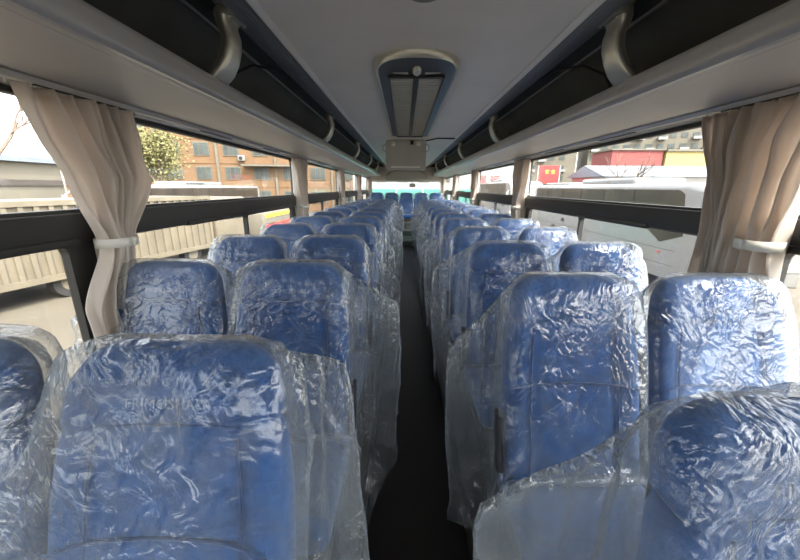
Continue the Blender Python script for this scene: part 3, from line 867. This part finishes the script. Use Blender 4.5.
def coach(name, loc, rz, label, L=11.5, H=3.05, ac=True, front=True):
    t = empty(name, loc, rz); tag(t, label, 'bus')
    # body: rounded section swept along its length, long axis y, front at -y
    def sec(y, sc_=1.0, zt=H, zlow=.35):
        pts = []
        for i in range(9): a = math.radians(90 * i / 8); pts.append((1.25 * sc_ - .15 + .15 * math.cos(a), zt - .15 + .15 * math.sin(a)))
        pts += [(-x, z) for x, z in pts[::-1]]
        pts += [(-1.25 * sc_, zlow), (1.25 * sc_, zlow)]
        return [(x, y, z) for x, z in pts]
    rings = [sec(0, .90, H - .55, .45), sec(.06, .96, H - .3, .38), sec(.35, .99, H - .10), sec(.9, 1, H), sec(L - .4, 1, H), sec(L, .95, H - .15)]
    MB().loft(rings).build('bus_body', M['white'], t, ang=50)
    for sx in (-1, 1):
        # side glazing, dark ribbon with swept front end
        pr = [(.75, 1.55), (1.5, 1.30), (2.2, 1.66), (L - .6, 1.66), (L - .5, 1.80), (L - .5, H - .27), (L - .6, H - .17), (1.15, H - .17), (.95, H - .27)]
        MB().loft([[(sx * 1.245, y, z) for y, z in pr], [(sx * 1.262, y, z) for y, z in pr]]).build('side_glass', M['coachglass'], t, smooth=False)
        mb = MB()
        for q in range(5): mb.box(*sorted((sx * 1.26, sx * 1.27)), 2.9 + q * 1.65, 2.94 + q * 1.65, 1.66, H - .17)
        mb.build('glazing_bar', M['black'], t)
        mb = MB(); mb.box(*sorted((sx * 1.25, sx * 1.256)), .9, L - .4, 1.12, 1.13); mb.box(*sorted((sx * 1.25, sx * 1.256)), .9, L - .4, .72, .73)
        mb.build('panel_line', M['truckdark'], t)
        for y in (2.5, L - 3):
            mb = MB(); mb.cyl((sx * 1.245, y, .5), (1, 0, 0), .56, .02, 28); mb.build('wheel_arch', M['black'], t)
            w = MB().cyl((sx * 1.15, y, .46), (1, 0, 0), .46, .24, 28).build('wheel', M['tyre'], t)
            MB().cyl((sx * 1.15, y, .46), (1, 0, 0), .25, .26, 20).build('wheel_rim', M['alu'], w)
        MB().box(*sorted((sx * 1.25, sx * 1.265)), 1.42, 1.52, 1.0, 1.05).build('side_marker', M['redpaint'], t)
        # mirrors
        MB().tube([(sx * 1.15, .35, 2.45), (sx * 1.35, -.05, 2.5), (sx * 1.5, -.25, 2.3)], .05, 10).build('mirror_arm', M['white'], t)
        MB().box(*sorted((sx * 1.40, sx * 1.60)), -.34, -.20, 1.85, 2.32, .04).build('mirror', M['white'], t)
        MB().box(*sorted((sx * .72, sx * 1.13)), -.03, .10, .78, 1.00, .03).build('headlight', M['redpaint'] if False else M['alu'], t)
    rings = [[(x, .015 + dy + .05 * abs(x), z) for x, z in ((-1.06, 1.25), (1.06, 1.25), (1.08, H - .60), (-1.08, H - .60))] for dy in (-.03, .06)]
    MB().loft(rings).build('windscreen', M['coachglass'], t, smooth=False)
    if ac:
        MB().box(-.85, .85, L * .32, L * .62, H - .02, H + .20, .08).build('roof_unit', M['white'], t)
        mb = MB()
        for q in range(6): mb.box(*((.845, .86)), L * .34 + q * .3, L * .34 + .2 + q * .3, H + .05, H + .13)
        mb.build('roof_unit_vent', M['black'], t)
    return t
c1 = coach('parked_coach', (8.35, 8.1, GZ), 0, 'white coach parked close outside the right windows, nose towards the viewer', H=2.86)
text_mesh('708', .22, 'lettering', M['truckdark'], c1, (-1.262, 7.6, .98 + .3), (PI / 2, 0, -PI / 2), .004)
coach('parked_coach', (-13.3, 15.5, GZ), 0, 'white coach with roof cooling unit behind the cream truck', L=22 - 8, H=2.78)
coach('parked_coach', (13.0, 22, GZ), .1, 'white coach standing farther back on the right', H=2.9)
coach('parked_coach', (8.9, 26, GZ), 0, 'white coach far behind the nearest one on the right', H=3.2)

# saloon car by the near right pillar
t = empty('parked_car', (5.6, 4.6, GZ), .15)
t.location = (12.5, 5.2, GZ); tag(t, 'white car parked behind the near right curtain', 'car')
pr = [(-2.1, .30), (2.1, .30), (2.15, .80), (1.4, .95), (.9, 1.42), (-.9, 1.46), (-1.7, 1.0), (-2.1, .9)]
MB().loft([[(x, y, z) for y, z in [(a, b if b < .99 else b) for a, b in pr]] for x in (-.85, -.8, .8, .85)]).build('car_body', M['white'], t)
MB().loft([[(x, y, z) for y, z in [(-1.45, 1.0), (1.15, 1.0), (.8, 1.36), (-.85, 1.40)]] for x in (-.87, .87)]).build('side_window', M['darkglass'], t)
for y in (-1.3, 1.35): wheel(t, -.8, y, .32, .2); wheel(t, .8, y, .32, .2)

# ochre block of flats on the left
t = empty('apartment_building', (-19, 38, GZ), math.radians(6)); tag(t, 'ochre rendered block with rows of windows seen through the left windows', 'building')
MB().box(-16, 13, 0, 10, 0, 12.0).build('facade', M['brick'], t, smooth=False)
mb = MB()
for z in (2.7, 5.1, 7.5): mb.box(-16, 13, -.06, 0, z - .07, z + .07)
mb.build('cornice', M['brick'], t)
for i in range(10):
    x = -15.5 + i * 2.95
    if i % 2: MB().box(x, x + .22, -.22, 0, 0, 12.0).build('drain_pipe', M['pale'], t)
    for z in (.95, 3.4, 5.8, 8.2):
        f = MB().box(x + .75, x + 2.35, -.08, .02, z, z + 1.35).build('window', M['pale'], t, smooth=False)
        mb = MB()
        for q in range(3): mb.box(x + .83 + q * .5, x + 1.27 + q * .5, -.11, -.07, z + .1, z + 1.25)
        mb.build('pane', M['darkglass'], f, smooth=False)
    if i in (2, 5, 7, 8):
        a = MB().box(x + 2.3, x + 2.95, -.45, -.05, 5.3, 5.85, .04).build('air_conditioner', M['white'], t)
        MB().cyl((x + 2.6, -.46, 5.57), (0, 1, 0), .2, .03, 18).build('fan_grille', M['black'], a)
MB().box(2.0, 7.0, -1.1, -.09, 4.75, 4.95).build('canopy', M['pale'], t)
# grey long shed, far left
t = empty('long_shed', (-24, 8, GZ)); tag(t, 'long grey wall building left of the near left curtain', 'building')
MB().box(-4, 4, -14, 12.7, 0, 3.9).build('wall_panel', M['pale'], t, smooth=False)
MB().box(-4.3, 4.3, -14.3, 13.0, 3.9, 4.15).build('roof', M['bluegrey'], t, smooth=False)
MB().box(4.0, 4.1, -12, 12.6, 2.7, 3.0).build('ledge', M['truckdark'], t, smooth=False)

def tree(name, loc, label, h, leaves, spread, seed, leafy=True, lr=.10):
    rnd = random.Random(seed); t = empty(name, loc); tag(t, label, 'tree')
    mb = MB(); tips = []
    def grow(p, d, L, r, lev):
        q = p + d * L; m_ = (p + q) / 2 + Vector((rnd.uniform(-1, 1), rnd.uniform(-1, 1), 0)) * L * .06
        mb.tube([p, m_, q], [r, r * .85, r * .65], 6 if lev < 2 else 4)
        tips.append(q)
        if lev >= 4: return
        for _ in range(3 if lev < 3 else 3):
            nd = (d + Vector((rnd.uniform(-1, 1), rnd.uniform(-1, 1), rnd.uniform(-.3, .7))) * .75).normalized()
            grow(p + d * L * rnd.uniform(.55, 1), nd, L * rnd.uniform(.55, .75), r * .6, lev + 1)
    grow(Vector((0, 0, 0)), Vector((0, 0, 1)), h * .38, h * .016, 0)
    mb.build('trunk', M['bark'], t)
    if leafy:
        mb = MB()
        for i in range(leaves):
            c = rnd.choice(tips) + Vector((rnd.gauss(0, spread), rnd.gauss(0, spread), rnd.gauss(0, spread)))
            if c.z < h * .22: continue
            a = Vector((rnd.uniform(-1, 1), rnd.uniform(-1, 1), rnd.uniform(-1, 1))).normalized(); b = a.orthogonal().normalized() * lr
            a = a * lr * 1.6
            v = [mb.b.verts.new(c + q) for q in (-a, b, a, -b)]; mb.b.faces.new(v)
        mb.build('foliage', M['leaf'], t, smooth=False)
    return t
tree('leafy_tree', (-18.6, 27, GZ), 'leafy yellow green tree beside the near left curtain', 8.0, 7000, .55, 2, lr=.065)
tree('bare_tree', (-30.5, 27, GZ), 'bare twiggy tree above the long grey wall', 13.5, 0, 0, 5, False)
tree('bare_tree', (-31.5, 21, GZ), 'bare tree at the far left picture edge', 12.5, 0, 0, 9, False)
tree('bare_tree', (17, 28, GZ), 'bare twiggy tree among the sheds outside the right windows', 6.5, 0, 0, 15, False)

# sheds, walls and flats on the right
t = empty('storage_shed', (26.2, 33, GZ)); tag(t, 'long shed with blue grey roof behind the white coach', 'building')
MB().box(-9, 16, -2, 4, 0, 3.7).build('wall_panel', M['white'], t, smooth=False)
MB().loft([[(x, -2.5, 3.7), (x, 1.0, 4.75), (x, 4.5, 3.7)] for x in (-9.4, 16.4)]).build('roof', M['bluegrey'], t, smooth=False)
t = empty('storage_shed', (26, 39, GZ)); tag(t, 'red walled shed on the right behind the blue grey roof', 'building')
MB().box(-4, 1.4, 0, 4, 0, 6.6).build('wall_panel', M['redwall'], t, smooth=False)
MB().box(-4.2, 1.5, -.2, 4.2, 6.6, 6.75).build('roof', M['pale'], t, smooth=False)
t = empty('storage_shed', (32.8, 38.8, GZ)); tag(t, 'yellow walled shed right of the red one', 'building')
MB().box(-5.2, 9, 0, 4, 0, 6.5).build('wall_panel', M['yellow'], t, smooth=False)
MB().box(-5.25, 9.2, -.2, 4.2, 6.5, 6.7).build('roof', M['pale'], t, smooth=False)
rnd = random.Random(6)
for q, (x, y, w, h, lb) in enumerate(((20, 68, 22, 12.5, 'pale apartment block on the hill, left one of the right windows'), (44, 64, 22, 13.5, 'pale apartment block on the hill, middle one of the right windows'),
                                  (68, 60, 24, 13.5, 'pale apartment block on the hill, rightmost in the right windows'))):
    t = empty('apartment_building', (x, y, GZ), -.25); tag(t, lb, 'building', 'pale flats on the hill')
    MB().box(-w / 2, w / 2, 0, 9, 0, h).build('facade', M['pale'], t, smooth=False)
    mb = MB(); wb = MB()
    for i in range(int(w / 1.7)):
        for j in range(int(h / 1.75)):
            a = -w / 2 + .4 + i * 1.7; z = .6 + j * 1.75
            wb.box(a, a + .95, -.06, .02, z, z + .8)
            if (i * 7 + j * 3) % 5 < 2: mb.box(a - .15, a + 1.15, -.7, 0, z - .3, z + .12)
    wb.build('glazing', M['darkglass'], t, smooth=False); mb.build('balcony', M['white'], t, smooth=False)
# banners
t = empty('shop_sign', (10.0, 39, GZ)); tag(t, 'white signboard with red characters beyond the right windows', 'sign')
MB().box(-3.2, 3.2, 0, .3, 1.8, 5.0).build('board', M['white'], t, smooth=False)
for x in (-2.8, 2.8): MB().cyl((x, .2, 1.0), (0, 0, 1), .09, 2.0, 8).build('post', M['alu'], t)
text_mesh('强 运', 1.15, 'lettering', M['redflat'], t, (-.9, -.02, 3.05), (PI / 2, 0, 0), .02)
t = empty('banner', (15.4, 38.6, GZ)); tag(t, 'red banner with a line of small yellow characters beyond the right windows', 'banner')
MB().box(-1.1, 1.1, 0, .12, 3.2, 5.0).build('cloth', M['redflat'], t, smooth=False)
text_mesh('安 全', .5, 'lettering', M['yellowflat'], t, (.1, -.02, 4.2), (PI / 2, 0, 0), .01)
for x in (-1.15, 1.15): MB().cyl((x, .06, 2.5), (0, 0, 1), .05, 5.0, 8).build('pole', M['alu'], t)
# teal hoarding and pale building behind the bus
t = empty('site_hoarding', (.5, 19, GZ)); tag(t, 'teal green hoarding seen through the rear window', 'fence')
MB().box(-2.4, 3.4, 0, .1, 0, 2.62).build('panel', M['teal'], t, smooth=False)
for i in range(5): MB().box(-2.4 + i * 1.42, -2.32 + i * 1.42, -.06, 0, 0, 2.64).build('post', M['alu'], t, smooth=False)
t = empty('rear_building', (2.5, 34, GZ)); tag(t, 'pale building far behind the rear window', 'building')
MB().box(-6, 3.6, 0, 6, 0, 6.0).build('facade', M['white'], t, smooth=False)
mb = MB()
for i in range(4): mb.box(-5.2 + i * 2.0, -4.2 + i * 2.0, -.05, .02, 3.2, 4.4)
mb.build('glazing', M['darkglass'], t, smooth=False)
bpy.context.view_layer.update()
